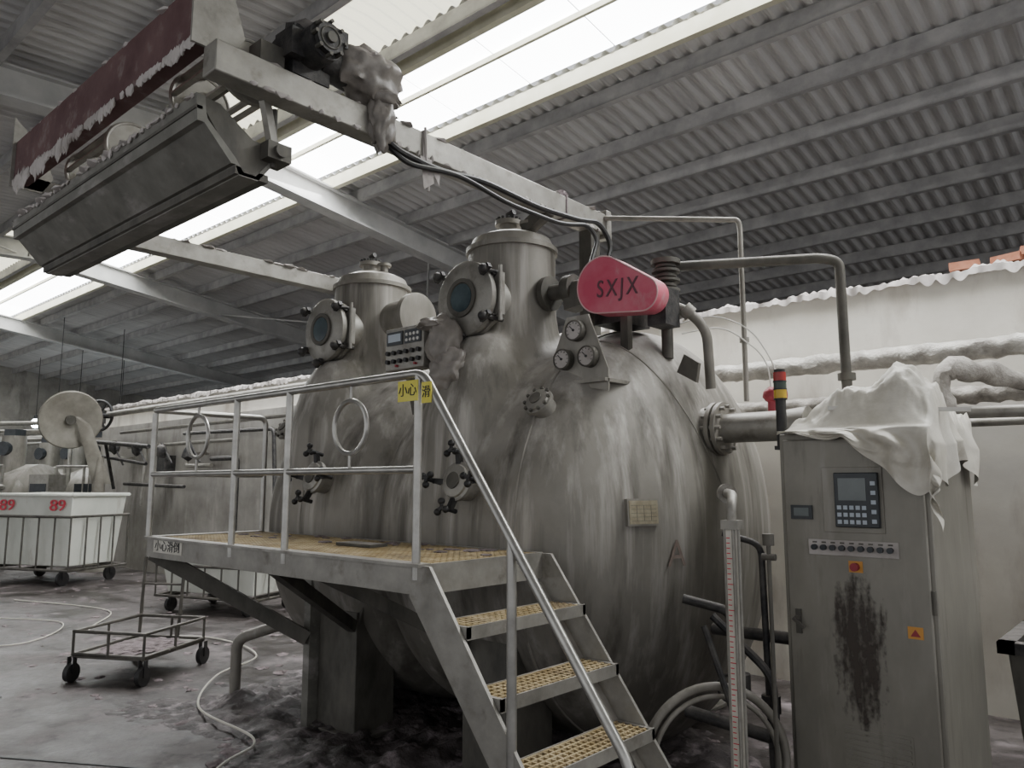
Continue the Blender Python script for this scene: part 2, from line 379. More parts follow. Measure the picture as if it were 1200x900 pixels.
smallport('inspection_port_1',-.17,2.01,.085,False)
smallport('inspection_port_2',-2.66,1.98,.085,False,1.24)
smallport('handhole_1',-.56,1.60,.11,True,1.31)
smallport('handhole_2',-1.92,1.63,.11,True,1.31)
def dome(t,ang):
    rr=RR*math.cos(t);return Vector((X1+DC*math.sin(t),YC-rr*math.cos(ang),ZC+rr*math.sin(ang)))
def domeT(t,ang,off):
    p=dome(t,ang);e=1e-3
    n=(dome(t+e,ang)-p).cross(dome(t,ang+e)-p).normalized()
    if n.dot(Vector((1,-1,0)))<0:n=-n
    z=Vector((0,0,1));z=(z-n*z.dot(n)).normalized();x=z.cross(n);p=p+n*off
    return Matrix(((x.x,z.x,n.x,p.x),(x.y,z.y,n.y,p.y),(x.z,z.z,n.z,p.z),(0,0,0,1)))
T=domeT(R(50),R(10),.014)
b=B();b.box((-.10,-.07,-.03),(.10,.07,.004),T);b.out('nameplate_backing',dm,m_neck)
b=B();b.box((-.09,-.06,-.0),(.09,.06,.007),T);b.out('nameplate',dm,m_brass)
b=B()
for i in range(5):b.box((-.08,-.045+.020*i,.006),(.08,-.0435+.020*i,.008),T)
for xx in(-.045,.0,.045):b.box((xx,-.045,.006),(xx+.002,.035,.008),T)
b.out('nameplate_lines',dm,m_dsteel)
T=domeT(R(62),R(-8),.009)
tx=text('faded_letter',dm,m_aink,'A',.20,(0,0,0),(0,0,0),.001);tx.matrix_local=T
def leg(name,X,Y0,Y1):
    b=B();b.box((X-.2,Y0,.03),(X+.2,Y1,.78));b.box((X-.27,Y0-.05,0),(X+.27,Y1+.05,.03))
    b.prism([(X-.3,Y0+.02,.98),(X+.3,Y0+.02,.98),(X+.2,Y0+.02,.70),(X-.2,Y0+.02,.70)],(0,Y1-Y0-.04,0))
    b.out(name,dm,m_dsteel,bev=.006)
leg('support_leg_1',-1.84,.93,1.25);leg('support_leg_2',-.5,.95,1.25);leg('support_leg_3',-1.9,2.9,3.25);leg('support_leg_4',-.5,2.9,3.25)
b=B();b.box((-2.12,.86,0),(-2.05,.94,.98));b.out('support_angle_post',dm,m_paint)
# gauge bracket
gx,gy=-.075,1.22;dz=-.03
b=B();b.prism([(gx-.17,gy,2.20+dz),(gx+.20,gy,2.13+dz),(gx+.20,gy,2.25+dz),(gx+.07,gy,2.57+dz),(gx-.08,gy,2.57+dz),(gx-.17,gy,2.36+dz)],(0,.012,0))
b.box((gx-.17,gy-.03,2.18+dz),(gx+.20,gy+.25,2.20+dz));b.out('gauge_bracket',dm,m_neck)
for i,(dx,z)in enumerate(((0.0,2.48),(-.085,2.325),(.085,2.325))):
    z+=dz
    b=B();b.lathe((gx+dx,gy,z),(0,-1,0),[(0,.06),(.045,.06),(.05,.052),(.042,.05)],32);b.out('gauge_%d_rim'%i,dm,m_dsteel)
    b=B();b.cyl((gx+dx,gy-.03,z),(gx+dx,gy-.044,z),.05);b.out('gauge_%d_dial'%i,dm,m_lintw)
    b=B();b.bar((gx+dx,gy-.047,z),(gx+dx-.025,gy-.047,z+.025),.005,.003);b.cyl((gx+dx,gy-.044,z),(gx+dx,gy-.05,z),.007)
    for q in range(9):
        u=R(-30+30*q);b.bar((gx+dx+.038*math.cos(u),gy-.046,z+.038*math.sin(u)),(gx+dx+.046*math.cos(u),gy-.046,z+.046*math.sin(u)),.003,.003)
    b.out('gauge_%d_needle'%i,dm,m_ink)
b=B()
b.sweep([(gx,gy+.02,2.45),(gx,gy+.15,2.45),(gx,gy+.2,2.3)],.012,8,.04);b.bar((gx-.1,gy+.01,2.17),(gx-.1,gy+.25,2.05),.03,.03);b.bar((gx+.12,gy+.01,2.15),(gx+.1,gy+.25,2.0),.03,.03)
b.out('gauge_pipes',dm,m_steel)
# belt guard
def capsule(cx0,cz0,r0,cx1,cz1,r1,y,n=32):
    d=math.atan2(cz1-cz0,cx1-cx0);L=math.hypot(cx1-cx0,cz1-cz0);a=math.acos((r0-r1)/L);P=[]
    for i in range(n+1):
        t=d+a+(2*math.pi-2*a)*i/n;P.append((cx0+r0*math.cos(t),y,cz0+r0*math.sin(t)))
    for i in range(n//2+1):
        t=d-a+2*a*i/(n//2);P.append((cx1+r1*math.cos(t),y,cz1+r1*math.sin(t)))
    return P
b=B();b.prism(capsule(-.055,2.755,.17,.225,2.655,.10,1.42),(0,.12,0));b.out('belt_guard',dm,m_red)
b=B();b.sweep(capsule(-.055,2.755,.168,.225,2.655,.098,1.42),.0045,6,closed=True);b.out('belt_guard_edge',dm,m_redb)
text('guard_lettering',dm,m_gink,'SXJX',.145,(.06,1.416,2.715),(R(90),R(4),0),.002,.76,1.3)
b=B();b.cyl((-.12,1.55,2.79),(-.12,1.95,2.79),.11);b.cyl((-.12,1.95,2.79),(-.12,2.0,2.79),.13)
for i in range(12):
    t=2*math.pi*i/12;b.bar((-.12+.115*math.cos(t),1.6,2.79+.115*math.sin(t)),(-.12+.115*math.cos(t),1.92,2.79+.115*math.sin(t)),.012,.02)
b.box((-.22,1.58,2.56),(-.02,1.9,2.69));b.box((.17,1.56,2.5),(.29,1.72,2.72))
b.out('reel_motor',dm,m_blackm)
b=B()
b.bar((-.2,1.5,2.35),(-.2,1.5,2.70),.05,.05);b.bar((.0,1.6,2.3),(.0,1.6,2.62),.05,.05);b.bar((-.35,1.5,2.72),(-.1,1.5,2.75),.12,.14)
b.cyl((-.55,1.5,2.79),(-.1,1.5,2.79),.05);b.cyl((-.52,1.5,2.79),(-.48,1.5,2.79),.11);b.cyl((-.36,1.5,2.79),(-.30,1.5,2.79),.09)
b.out('reel_shaft_and_stand',dm,m_dsteel)
b=B()
for i in range(8):b.cyl((.13,1.85,2.70+.03*i),(.13,1.85,2.715+.03*i),.085 if i%2==0 else .065)
b.cyl((.13,1.85,2.35),(.13,1.85,2.96),.035);b.cyl((.13,1.85,2.93),(.13,1.85,2.96),.09)
b.cyl((.13,1.85,2.60),(.13,1.85,2.64),.10)
b.out('safety_valve',dm,m_dsteel)
b=B();b.sweep([(.14,1.75,2.66),(.30,1.75,2.62),(.39,1.85,2.50),(.38,1.9,2.15)],.03,12,.1);b.cyl((.30,1.75,2.62),(.33,1.78,2.58),.045)
b.out('vent_pipe',dm,m_neck)
b=B();b.prism([(.26,1.72,2.24),(.38,1.72,2.17),(.40,1.72,2.28),(.31,1.72,2.34)],(0,.03,0));b.out('lifting_lug',dm,m_dsteel)
b=B();b.lathe((.25,1.98,1.92),(1,0,0),[(0,.13),(.13,.13),(.14,.085),(.52,.085),(.66,.10)],32);b.out('outlet_pipe',dm,m_steel)
b=B();b.cyl((.36,1.98,1.92),(.385,1.98,1.92),.155,seg=36);b.cyl((.40,1.98,1.92),(.425,1.98,1.92),.155,seg=36)
for i in range(12):
    t=2*math.pi*i/12;b.cyl((.33,1.98+.13*math.cos(t),1.92+.13*math.sin(t)),(.455,1.98+.13*math.cos(t),1.92+.13*math.sin(t)),.012,seg=6)
b.out('outlet_flange',dm,m_neck)
b=B();b.sweep([(.80,1.98,1.92),(.84,2.02,1.92),(.84,2.5,1.92),(.84,3.4,1.92),(.84,3.9,1.9)],.085,14,.12);b.out('outlet_pipe_elbow',dm,m_steel)
b=B();b.sweep([(.13,1.9,2.93),(.90,2.33,2.93),(.98,2.40,2.91),(.98,2.42,1.9)],.030,12,.05);b.cyl((.98,2.42,2.2),(.98,2.42,2.24),.05);b.out('steam_pipe',dm,m_dsteel)
b=B();b.sweep([(-.45,2.05,3.42),(.36,2.4,3.31),(.36,2.42,3.26),(.36,2.42,2.12)],.017,10,.05)
b.cyl((.36,2.42,2.5),(.36,2.42,2.53),.03);b.out('air_pipe',dm,m_neck)
b=B();b.sweep([(.1,1.9,2.55),(.35,2.0,2.62),(.55,2.1,2.52),(.66,2.15,2.3),(.68,2.2,2.1)],.004,6,.2);b.sweep([(.2,1.9,2.5),(.4,2.05,2.55),(.6,2.2,2.35),(.62,2.2,2.1)],.004,6,.2);b.out('signal_cables',dm,m_white)
b=B();b.blob((.66,2.1,2.11),(.05,.045,.045),.1,2,3);b.cyl((.66,2.1,2.0),(.66,2.1,2.1),.025);b.cyl((.70,2.1,2.11),(.74,2.1,2.11),.035);b.out('valve_actuator',dm,m_redp)
b=B()
b.sweep([(.55,1.2,1.05),(.75,1.3,1.0),(.78,1.3,.2),(.78,1.3,.02)],.022,10,.06)
b.sweep([(.62,1.5,1.35),(.80,1.55,1.3),(.82,1.55,.05)],.016,10,.06)
b.sweep([(.5,1.3,.5),(.9,1.35,.45)],.03,12)
b.sweep([(.5,1.6,.85),(.92,1.6,.85)],.03,12);b.sweep([(.6,1.4,.95),(.88,1.44,.7),(.90,1.44,.1)],.02,8,.08)
b.sweep([(.70,1.12,.95),(.83,1.12,.6),(.84,1.12,.1)],.015,8,.05)
b.cyl((.78,1.3,.62),(.78,1.3,.72),.05);b.cyl((.82,1.55,.5),(.82,1.55,.58),.045);b.ring((.78,1.2,.67),(0,1,0),.06,.008,20,6)
b.out('drain_pipes',dm,m_blackm)
b=B();b.ring((.74,1.12,.36),(1,-.9,0),.33,.02,48);b.ring((.75,1.11,.36),(1,-.9,0),.29,.012,48);b.out('coiled_hose',dm,m_neck)
# level gauge
lg=E('level_gauge');lx,ly=.90,1.03
b=B();b.box((lx-.030,ly-.01,.02),(lx+.030,ly+.01,1.40));b.out('scale_board',lg,m_bag)
b=B();b.cyl((lx-.033,ly-.008,.0),(lx-.033,ly-.008,1.42),.007,seg=8);b.cyl((lx+.033,ly-.008,.0),(lx+.033,ly-.008,1.42),.007,seg=8);b.cyl((lx+.012,ly-.018,.02),(lx+.012,ly-.018,1.42),.007,seg=10)
b.box((lx-.04,ly-.03,1.40),(lx+.04,ly+.03,1.44))
b.sweep([(lx,ly,1.44),(lx,ly,1.50),(lx-.02,ly+.06,1.55),(lx-.16,ly+.25,1.56)],.022,10,.05);b.cyl((lx-.1,ly+.17,1.555),(lx-.12,ly+.2,1.555),.045)
b.out('glass_tube_and_rods',lg,m_steel)
b=B()
for i in range(60):b.box((lx-.024,ly-.0115,.05+i*.0222),(lx+(-.008 if i%5 else .002),ly-.0102,.054+i*.0222))
b.out('scale_marks',lg,m_redink)
b=B();b.cyl((lx+.12,ly+.1,0),(lx+.12,ly+.1,1.35),.010,seg=8);b.cyl((lx+.12,ly+.1,1.33),(lx+.12,ly+.1,1.38),.025);b.cyl((lx+.09,ly+.1,1.28),(lx+.15,ly+.1,1.28),.015);b.out('side_rod',lg,m_dsteel)
# operator box
ob=E('operator_control_box');cx,cy,cz=-1.18,.90,2.44
b=B();b.box((cx-.19,cy,cz-.13),(cx+.17,cy+.12,cz+.14));b.out('enclosure',ob,m_steel,bev=.006)
b=B();b.box((cx-.17,cy-.008,cz+.03),(cx-.02,cy,cz+.115));b.out('display_bezel',ob,m_panel)
b=B();b.box((cx-.155,cy-.011,cz+.05),(cx-.035,cy-.007,cz+.10));b.out('display',ob,m_blue)
b=B();b.box((cx+.0,cy-.008,cz+.03),(cx+.15,cy,cz+.115));b.out('keypad_plate',ob,m_panel)
b=B()
for i in range(4):
    for j in range(2):b.cyl((cx+.025+i*.034,cy,cz+.05+j*.035),(cx+.025+i*.034,cy-.014,cz+.05+j*.035),.010,seg=12)
b.out('keypad_lamps',ob,m_white)
b=B()
for i in range(6):
    for j in range(2):b.cyl((cx-.155+i*.058,cy,cz-.02-j*.055),(cx-.155+i*.058,cy-.022,cz-.02-j*.055),.014,seg=14)
b.out('buttons',ob,m_black)
b=B()
for i in(1,4):b.cyl((cx-.126+i*.058,cy,cz-.105),(cx-.126+i*.058,cy-.02,cz-.105),.008,seg=10)
b.out('indicator_lamps',ob,m_redp)
b=B();b.bar((cx-.1,cy+.1,cz-.06),(cx-.1,1.25,cz-.22),.05,.05);b.bar((cx+.1,cy+.1,cz-.06),(cx+.1,1.25,cz-.22),.05,.05);b.bar((cx-.05,cy+.08,cz-.13),(cx-.05,1.05,cz-.4),.04,.04);b.out('mounting_bracket',ob,m_dsteel)
b=B()
b.blob((cx+.27,cy+.08,cz-.0),(.11,.09,.16),.25,1.6,4,3);b.blob((cx+.33,cy+.06,cz-.17),(.12,.08,.13),.3,1.6,4,5);b.blob((cx+.2,cy+.05,cz+.13),(.09,.09,.04),.3,2,3,5)
b.out('plastic_cover',ob,m_dbag,ang=60)
# ---------------------------------------------------------------- overhead fabric winch
fw=E('fabric_take_off_winch')
b=B();b.box((-.56,-.78,3.31),(-.45,2.1,3.45));b.box((-.57,2.06,3.28),(-.44,2.12,3.48));b.out('main_beam',fw,m_steel,bev=.006)
b=B();b.box((-2.76,-.45,3.15),(-2.66,1.75,3.27));b.out('rear_beam',fw,m_steel,bev=.005)
b=B();b.box((-.56,1.9,2.45),(-.46,2.0,3.31));b.bar((-2.7,1.55,2.35),(-2.7,1.55,3.15),.08,.08);b.bar((-.7,1.5,3.25),(-.5,1.5,3.35),.08,.08)
b.out('beam_posts',fw,m_dsteel)
pr=[(-.78,3.13),(-.79,3.25),(-.75,3.25),(-.745,3.19),(-.735,3.15),(-.60,3.02),(-.56,2.965),(-.50,2.965),(-.38,3.12),(-.36,3.12),(-.49,2.945),(-.58,2.945),(-.60,2.99),(-.62,2.99),(-.75,3.13)]
b=B();b.prism([(-3.0,y,z) for y,z in pr],(2.42,0,0));b.out('trough',fw,m_paint)
b=B();b.prism([(-3.0,-.60,2.95),(-3.0,-.60,2.985),(-3.0,-.44,2.985),(-3.0,-.44,2.95)],(2.42,0,0));b.bar((-3.0,-.775,3.19),(-.58,-.775,3.19),.03,.015);b.out('trough_ribs',fw,m_dsteel)
b=B()
for X in(-3.02,-.60):b.prism([(X,-.79,3.25),(X,-.57,2.95),(X,-.5,2.95),(X,-.37,3.12),(X,-.52,3.13),(X,-.68,3.24)],(.015,0,0))
b.box((-.64,-.48,3.05),(-.52,-.36,3.13));b.cyl((-.58,-.42,3.03),(-.58,-.42,3.31),.014,seg=8);b.cyl((-.66,-.42,3.09),(-.5,-.42,3.09),.03)
b.out('trough_ends',fw,m_dsteel)
b=B();b.prism([(-2.95,-.82,3.47),(-2.95,-.82,3.74),(-2.95,-.74,3.74),(-2.95,-.74,3.725),(-2.95,-.805,3.725),(-2.95,-.805,3.485),(-2.95,-.74,3.485),(-2.95,-.74,3.47)],(2.4,0,0));b.out('red_channel',fw,m_redch)
b=B();P=[(-.56,-.84,3.45),(-.56,-.66,3.45),(-.56,-.60,3.56),(-.56,-.66,3.74),(-.56,-.84,3.90)]
b.prism(P,(.015,0,0));b.prism([(x-2.4,y,z) for x,y,z in P],(.015,0,0))
b.bar((-.55,-.5,3.36),(-.58,-.42,3.12),.03,.05)
b.bar((-2.7,-.45,3.2),(-2.95,-.5,3.45),.05,.06);b.bar((-2.75,-.42,3.18),(-2.75,-.42,3.0),.05,.06)
b.out('end_plates',fw,m_steel)
b=B()
def fringe(b,p0,p1,amp,sd,dens=.03,off=(0,-.005,0)):
    p0=Vector(p0);p1=Vector(p1);L=(p1-p0).length;d=(p1-p0)/L;s=0
    while s<L:
        q=abs(noise.noise(Vector((s*3,sd,0))))
        if q>.06 or random.random()<.3:
            l=amp*(.12+q*random.uniform(.4,1.5));w_=random.uniform(.006,.028);c=p0+d*s+Vector(off)
            b.blob(c-Vector((0,0,l*.35)),(w_ if abs(d.x)>.5 else .008,.008 if abs(d.x)>.5 else w_,l*.6+.008),.5,3,1,s*9+sd)
        s+=random.uniform(dens*.5,dens*1.5)
fringe(b,(-2.95,-.82,3.475),(-.57,-.82,3.475),.15,1,.018)
fringe(b,(-3.0,-.79,3.245),(-.6,-.79,3.245),.03,4,.06)
fringe(b,(-.445,-.7,3.32),(-.445,2.05,3.32),.03,9,.08,(0,0,0))
b.out('hanging_lint',fw,m_lintw)
b=B();random.seed(11)
for i in range(130):
    s_=random.uniform(.012,.04)
    j=i%4
    if j==0:c=(random.uniform(-.55,-.46),random.uniform(-.7,2.05),3.45)
    elif j==1:c=(random.uniform(-2.95,-.6),-.77,3.245)
    elif j==2:c=(random.uniform(-2.95,-.6),-.78,3.74)
    else:c=(random.uniform(-2.75,-2.67),random.uniform(-.4,1.7),3.27)
    b.blob(c,(s_*1.4,s_*1.4,s_*.35),.5,2.5,1,i)
b.out('settled_lint',fw,m_lintw)
for k,(xa,xb)in enumerate(((-1.15,-.68),(-2.55,-1.95))):
    b=B();yc,zc=-.50,3.50
    for X in(xa,xb):
        b.ring((X,yc,zc),(1,0,0),.15,.012,40,8);b.cyl((X-.006,yc,zc),(X+.006,yc,zc),.145,seg=40);b.cyl((X-.04,yc,zc),(X+.04,yc,zc),.05)
    for i in range(8):
        t=2*math.pi*i/8;b.bar((xa,yc+.14*math.cos(t),zc+.14*math.sin(t)),(xb,yc+.14*math.cos(t),zc+.14*math.sin(t)),.03,.012)
    b.out('reel_%d'%k,fw,m_steel)
b=B();b.cyl((-2.95,-.5,3.50),(-.5,-.5,3.50),.022);b.box((-.58,-.56,3.45),(-.48,-.44,3.56));b.cyl((-2.0,-.5,3.50),(-1.85,-.5,3.50),.045)
b.bar((-2.96,-.8,3.5),(-2.96,-.4,3.5),.03,.08)
b.out('reel_shaft',fw,m_dsteel)
b=B();mx,my,mz=-.49,-.30,3.60
b.cyl((mx-.02,my-.02,mz),(mx+.16,my-.02,mz),.09);b.cyl((mx+.16,my-.02,mz),(mx+.19,my-.02,mz),.07)
b.box((mx-.13,my-.11,mz-.14),(mx+.03,my+.09,mz+.1));b.blob((mx-.05,my-.0,mz+.06),(.13,.12,.09),.3,3,3,2)
b.box((mx-.06,my-.15,mz-.08),(mx+.08,my-.08,mz+.05));b.box((mx-.02,my+.02,mz+.05),(mx+.1,my+.14,mz+.13))
b.cyl((mx,my+.05,mz),(mx,my+.28,mz-.02),.08)
b.out('gear_motor',fw,m_blackm)
b=B()
for i in range(8):
    t=2*math.pi*i/8;b.cyl((mx+.15,my-.02+.078*math.cos(t),mz+.078*math.sin(t)),(mx+.2,my-.02+.078*math.cos(t),mz+.078*math.sin(t)),.010,seg=6)
b.cyl((mx+.19,my-.02,mz),(mx+.205,my-.02,mz),.025);b.ring((mx+.19,my-.02,mz),(1,0,0),.05,.005)
b.out('gear_motor_bolts',fw,m_dsteel)
b=B();b.blob((mx+.03,my+.30,mz+.01),(.11,.17,.13),.3,1.7,4,1);b.blob((mx+.06,my+.38,mz-.20),(.06,.065,.15),.3,2.2,4,2);b.blob((mx+.06,my+.38,mz-.10),(.075,.09,.04),.2,2.2,3,6);b.out('motor_cover_bag',fw,m_dbag,ang=60)
b=B()
b.sweep([(mx+.06,my+.37,mz-.27),(mx+.09,my+.45,3.26),(-.42,.45,3.25),(-.42,.8,3.30),(-.42,1.3,3.28),(-.40,1.7,3.30),(-.39,1.9,3.34),(-.36,2.0,3.2),(-.33,1.85,2.95)],.017,8,.12)
b.sweep([(mx+.04,my+.37,mz-.27),(mx+.1,my+.5,3.20),(-.41,.6,3.27),(-.41,1.0,3.22),(-.40,1.5,3.22),(-.38,1.75,3.28),(-.37,1.85,3.2),(-.36,1.7,2.9)],.014,8,.12)
b.out('power_cables',fw,m_black)
b=B();b.sweep([(-.44,.38,3.47),(-.43,.38,3.30),(-.43,.40,3.12)],.008,6,.03);b.add([(-.43,.34,3.30),(-.43,.42,3.30),(-.42,.43,3.17),(-.42,.36,3.12)],[(0,1,2,3)]);b.add([(-.43,.40,3.28),(-.42,.47,3.24),(-.41,.46,3.16)],[(0,1,2)])
b.box((-.565,.37,3.305),(-.445,.385,3.455));b.out('rag_tie',fw,m_lintw)
b=B();b.blob((-.50,1.62,3.47),(.04,.05,.03),.3,3,3,3);b.box((-.565,1.61,3.305),(-.445,1.625,3.455));b.out('cable_tie',fw,m_lint)
# ---------------------------------------------------------------- platform
pf=E('work_platform');D=1.264;XL=-2.6;YW=.80
b=B()
b.box((XL,-.006,D-.125),(0.0,.006,D+.004));b.box((XL,0,D-.125),(0,.05,D-.115));b.box((XL,YW-.006,D-.125),(0,YW+.006,D))
b.box((XL-.006,0,D-.125),(XL+.006,YW,D));b.box((-.006,0,D-.125),(.006,YW,D))
for X in(-2.0,-1.3,-.65):b.box((X-.02,0,D-.12),(X+.02,YW,D-.035))
b.box((XL,-.03,D-.01),(0.02,.04,D+.004));b.box((XL-.03,0,D-.01),(XL+.04,YW,D+.004))
b.out('deck_frame',pf,m_steel)
def grating(b,x0,x1,y0,y1,z,s=.04,h=.025,t=.009):
    x=x0
    while x<=x1+1e-6: b.box((x-t/2,y0,z-h),(x+t/2,y1,z));x+=s
    y=y0
    while y<=y1+1e-6: b.box((x0,y-t/2,z-h),(x1,y+t/2,z-.001));y+=s
b=B();grating(b,XL+.05,-.03,.05,YW-.02,D-.002);b.out('deck_grating',pf,m_grate)
b=B();b.box((XL+.05,.05,D-.05),(-.03,YW-.02,D-.035));b.out('deck_underplate',pf,m_rust)
b=B()
b.bar((-2.57,.02,D-.10),(-2.08,.86,.58),.07,.09);b.bar((-.9,.1,D-.1),(-.66,.92,.72),.05,.07)
b.bar((-1.2,.05,D-.1),(-1.64,.9,.7),.05,.07)
b.out('braces',pf,m_dsteel)
b=B();random.seed(4)
for i in range(30):
    x=random.uniform(XL+.1,-.1);y=random.uniform(.45,.76);s=random.uniform(.012,.04);b.blob((x,y,D+.0),(s*1.3,s,s*.2),.3,2.5,2,i)
b.out('lint_on_deck',pf,m_lint)
b=B();b.box((-1.15,.40,D),(-.85,.52,D+.015),None);b.out('flat_bar_on_deck',pf,m_dsteel)
RZ=2.075;MZ=1.66;r=.019
b=B()
b.sweep([(XL,.0,1.26),(XL,.0,RZ-.02)],r);b.sweep([(XL,YW,1.26),(XL,YW,RZ),(XL,.0,RZ),(XL+.02,0,RZ),(0,0,RZ),(1.01,0,.705),(1.03,0,.60),(1.03,0,.0)],r,12,.06)
for X in(-1.56,-1.03,-.03):b.sweep([(X,0,1.2),(X,0,RZ)],r)
b.sweep([(XL,YW,MZ),(XL,0,MZ)],r*.9);b.sweep([(XL,0,MZ),(-.03,0,MZ)],r*.9)
b.sweep([(.507,0,.55),(.507,0,1.385)],r)
b.out('handrail',pf,m_rail)
b=B()
for X,z,rr in((-.51,1.865,.125),(-2.01,1.88,.127)):
    b.ring((X,0,z),(0,1,0),rr,.012,48,8);b.sweep([(X,0,z+rr),(X,0,RZ)],.008,6);b.sweep([(X,0,z-rr),(X,0,MZ)],.008,6)
b.out('rail_rings',pf,m_rail)
b=B();b.box((-.14,-.024,1.955),(-.01,-.02,2.045));b.box((.015,-.024,1.94),(.075,-.02,2.03));b.out('warning_sign',pf,m_yel)
text('warning_text',pf,m_ink,'小心',.06,(-.075,-.0255,2.0),FR,.001);text('warning_text_b',pf,m_ink,'滑',.055,(.045,-.0255,1.985),FR,.001)
b=B();b.box((-2.50,-.009,D-.09),(-2.12,-.0065,D-.015));b.out('edge_label',pf,m_bag)
text('edge_label_text',pf,m_ink,'小心滑倒',.07,(-2.31,-.0105,D-.052),FR,.001,1.2)
b=B()
for Y in(.0,YW):
    b.prism([(-.06,Y-.008,1.26),(.06,Y-.008,1.26),(.06+.94,Y-.008,0.0),(.88-.03,Y-.008,0.0),(-.06,Y-.008,1.13)],(0,.016,0))
    b.bar((-.0,Y+(.025 if Y==0 else -.025),1.12),(.86,Y+(.025 if Y==0 else -.025),.01),.05,.01)
b.out('stair_stringers',pf,m_steel)
b=B();bg=B();k=1.34
for z in(1.04,.80,.56,.31,.08):
    xc=(1.26-z)/k;x0=xc-.085;x1=xc+.105
    grating(bg,x0+.012,x1-.012,.03,YW-.03,z,.036)
    b.box((x1-.008,.01,z-.05),(x1,YW-.01,z+.002));b.box((x0,.01,z-.05),(x0+.008,YW-.01,z+.002))
    b.box((x0,.01,z-.045),(x1,.03,z));b.box((x0,YW-.03,z-.045),(x1,YW-.01,z))
b.out('stair_tread_frames',pf,m_steel);bg.out('stair_tread_gratings',pf,m_grate)
# ---------------------------------------------------------------- control cabinet
cb=E('control_cabinet');cx0,cx1,cy0,cy1,cz1=.945,1.60,1.48,2.28,1.84
b=B();b.box((cx0,cy0,.08),(cx1,cy1,cz1));b.out('carcass',cb,m_cab,bev=.006)
b=B();b.box((cx0+.02,cy0-.02,.12),(cx1-.02,cy0,cz1-.03));b.out('door',cb,m_cab,bev=.008)
b=B();b.box((cx0+.01,cy0+.02,0),(cx1-.01,cy1-.02,.08));b.out('plinth',cb,m_dsteel)
f=cy0-.02
hx=cx0+.355;hz=1.525
b=B();b.box((hx-.15,f-.006,hz-.145),(hx+.115,f,hz+.15));b.out('hmi_surround',cb,m_cab,bev=.002)
b=B();b.box((hx-.09,f-.028,hz-.12),(hx+.10,f-.004,hz+.125));b.out('hmi_panel',cb,m_panel,bev=.004)
b=B();b.box((hx-.07,f-.031,hz+.0),(hx+.05,f-.027,hz+.10));b.out('hmi_screen',cb,m_screen)
b=B()
for i in range(5):
    for j in range(3):b.box((hx-.078+i*.027,f-.032,hz-.105+j*.032),(hx-.060+i*.027,f-.027,hz-.087+j*.032))
for j in range(5):b.box((hx+.070,f-.032,hz-.10+j*.042),(hx+.090,f-.027,hz-.082+j*.042))
b.out('hmi_keys',cb,m_blue)
b=B();b.box((cx0+.055,f-.012,1.435),(cx0+.155,f,1.50));b.out('meter_housing',cb,m_panel)
b=B();b.box((cx0+.07,f-.014,1.45),(cx0+.14,f-.011,1.488));b.out('meter_screen',cb,m_screen)
b=B();b.box((cx0+.13,f-.008,1.275),(cx0+.52,f,1.345));b.out('switch_strip',cb,m_lintw,bev=.002)
b=B()
for i in range(9):
    X=cx0+.16+i*.041;b.cyl((X,f,1.31),(X,f-.028,1.31),.013,seg=14)
b.out('selector_switches',cb,m_panel)
b=B()
for i in range(9):
    X=cx0+.16+i*.041;b.box((X-.010,f-.0095,1.329),(X+.010,f-.008,1.336))
b.out('switch_tags',cb,m_dsteel)
b=B();b.box((cx0+.305,f-.004,1.205),(cx0+.365,f,1.255));b.out('stop_plate',cb,m_orange)
b=B();b.cyl((cx0+.335,f,1.23),(cx0+.335,f-.03,1.23),.018);b.out('stop_button',cb,m_redp)
b=B();b.box((cx0+.535,f-.004,.945),(cx0+.595,f,.995));b.out('hazard_label',cb,m_orange)
b=B();b.prism([(cx0+.565,f-.0055,.985),(cx0+.545,f-.0055,.955),(cx0+.585,f-.0055,.955)],(0,.001,0));b.out('hazard_symbol',cb,m_redp)
b=B();b.box((cx0+.055,f-.012,.91),(cx0+.08,f,1.02));b.cyl((cx0+.067,f,.98),(cx0+.067,f-.03,.98),.013);b.bar((cx0+.05,f-.03,.98),(cx0+.10,f-.03,.94),.012,.014);b.out('door_lock',cb,m_dsteel)
b=B()
for i in range(9):b.box((cx0+.25,f-.008,.34+i*.022),(cx0+.52,f,.352+i*.022))
b.box((cx0+.24,f-.003,.33),(cx0+.53,f-.001,.54));b.out('louvre',cb,m_cab)
b=B();b.add([(cx0+.19,f-.0035,.40),(cx0+.52,f-.0035,.40),(cx0+.52,f-.0015,1.24),(cx0+.19,f-.0015,1.24)],[(0,1,2,3)]);b.out('residue_smear',cb,m_res)
b=B()
for z in(.35,1.1,1.65):b.cyl((cx1-.012,cy0-.012,z-.05),(cx1-.012,cy0-.012,z+.05),.009,seg=8)
b.out('hinges',cb,m_dsteel)
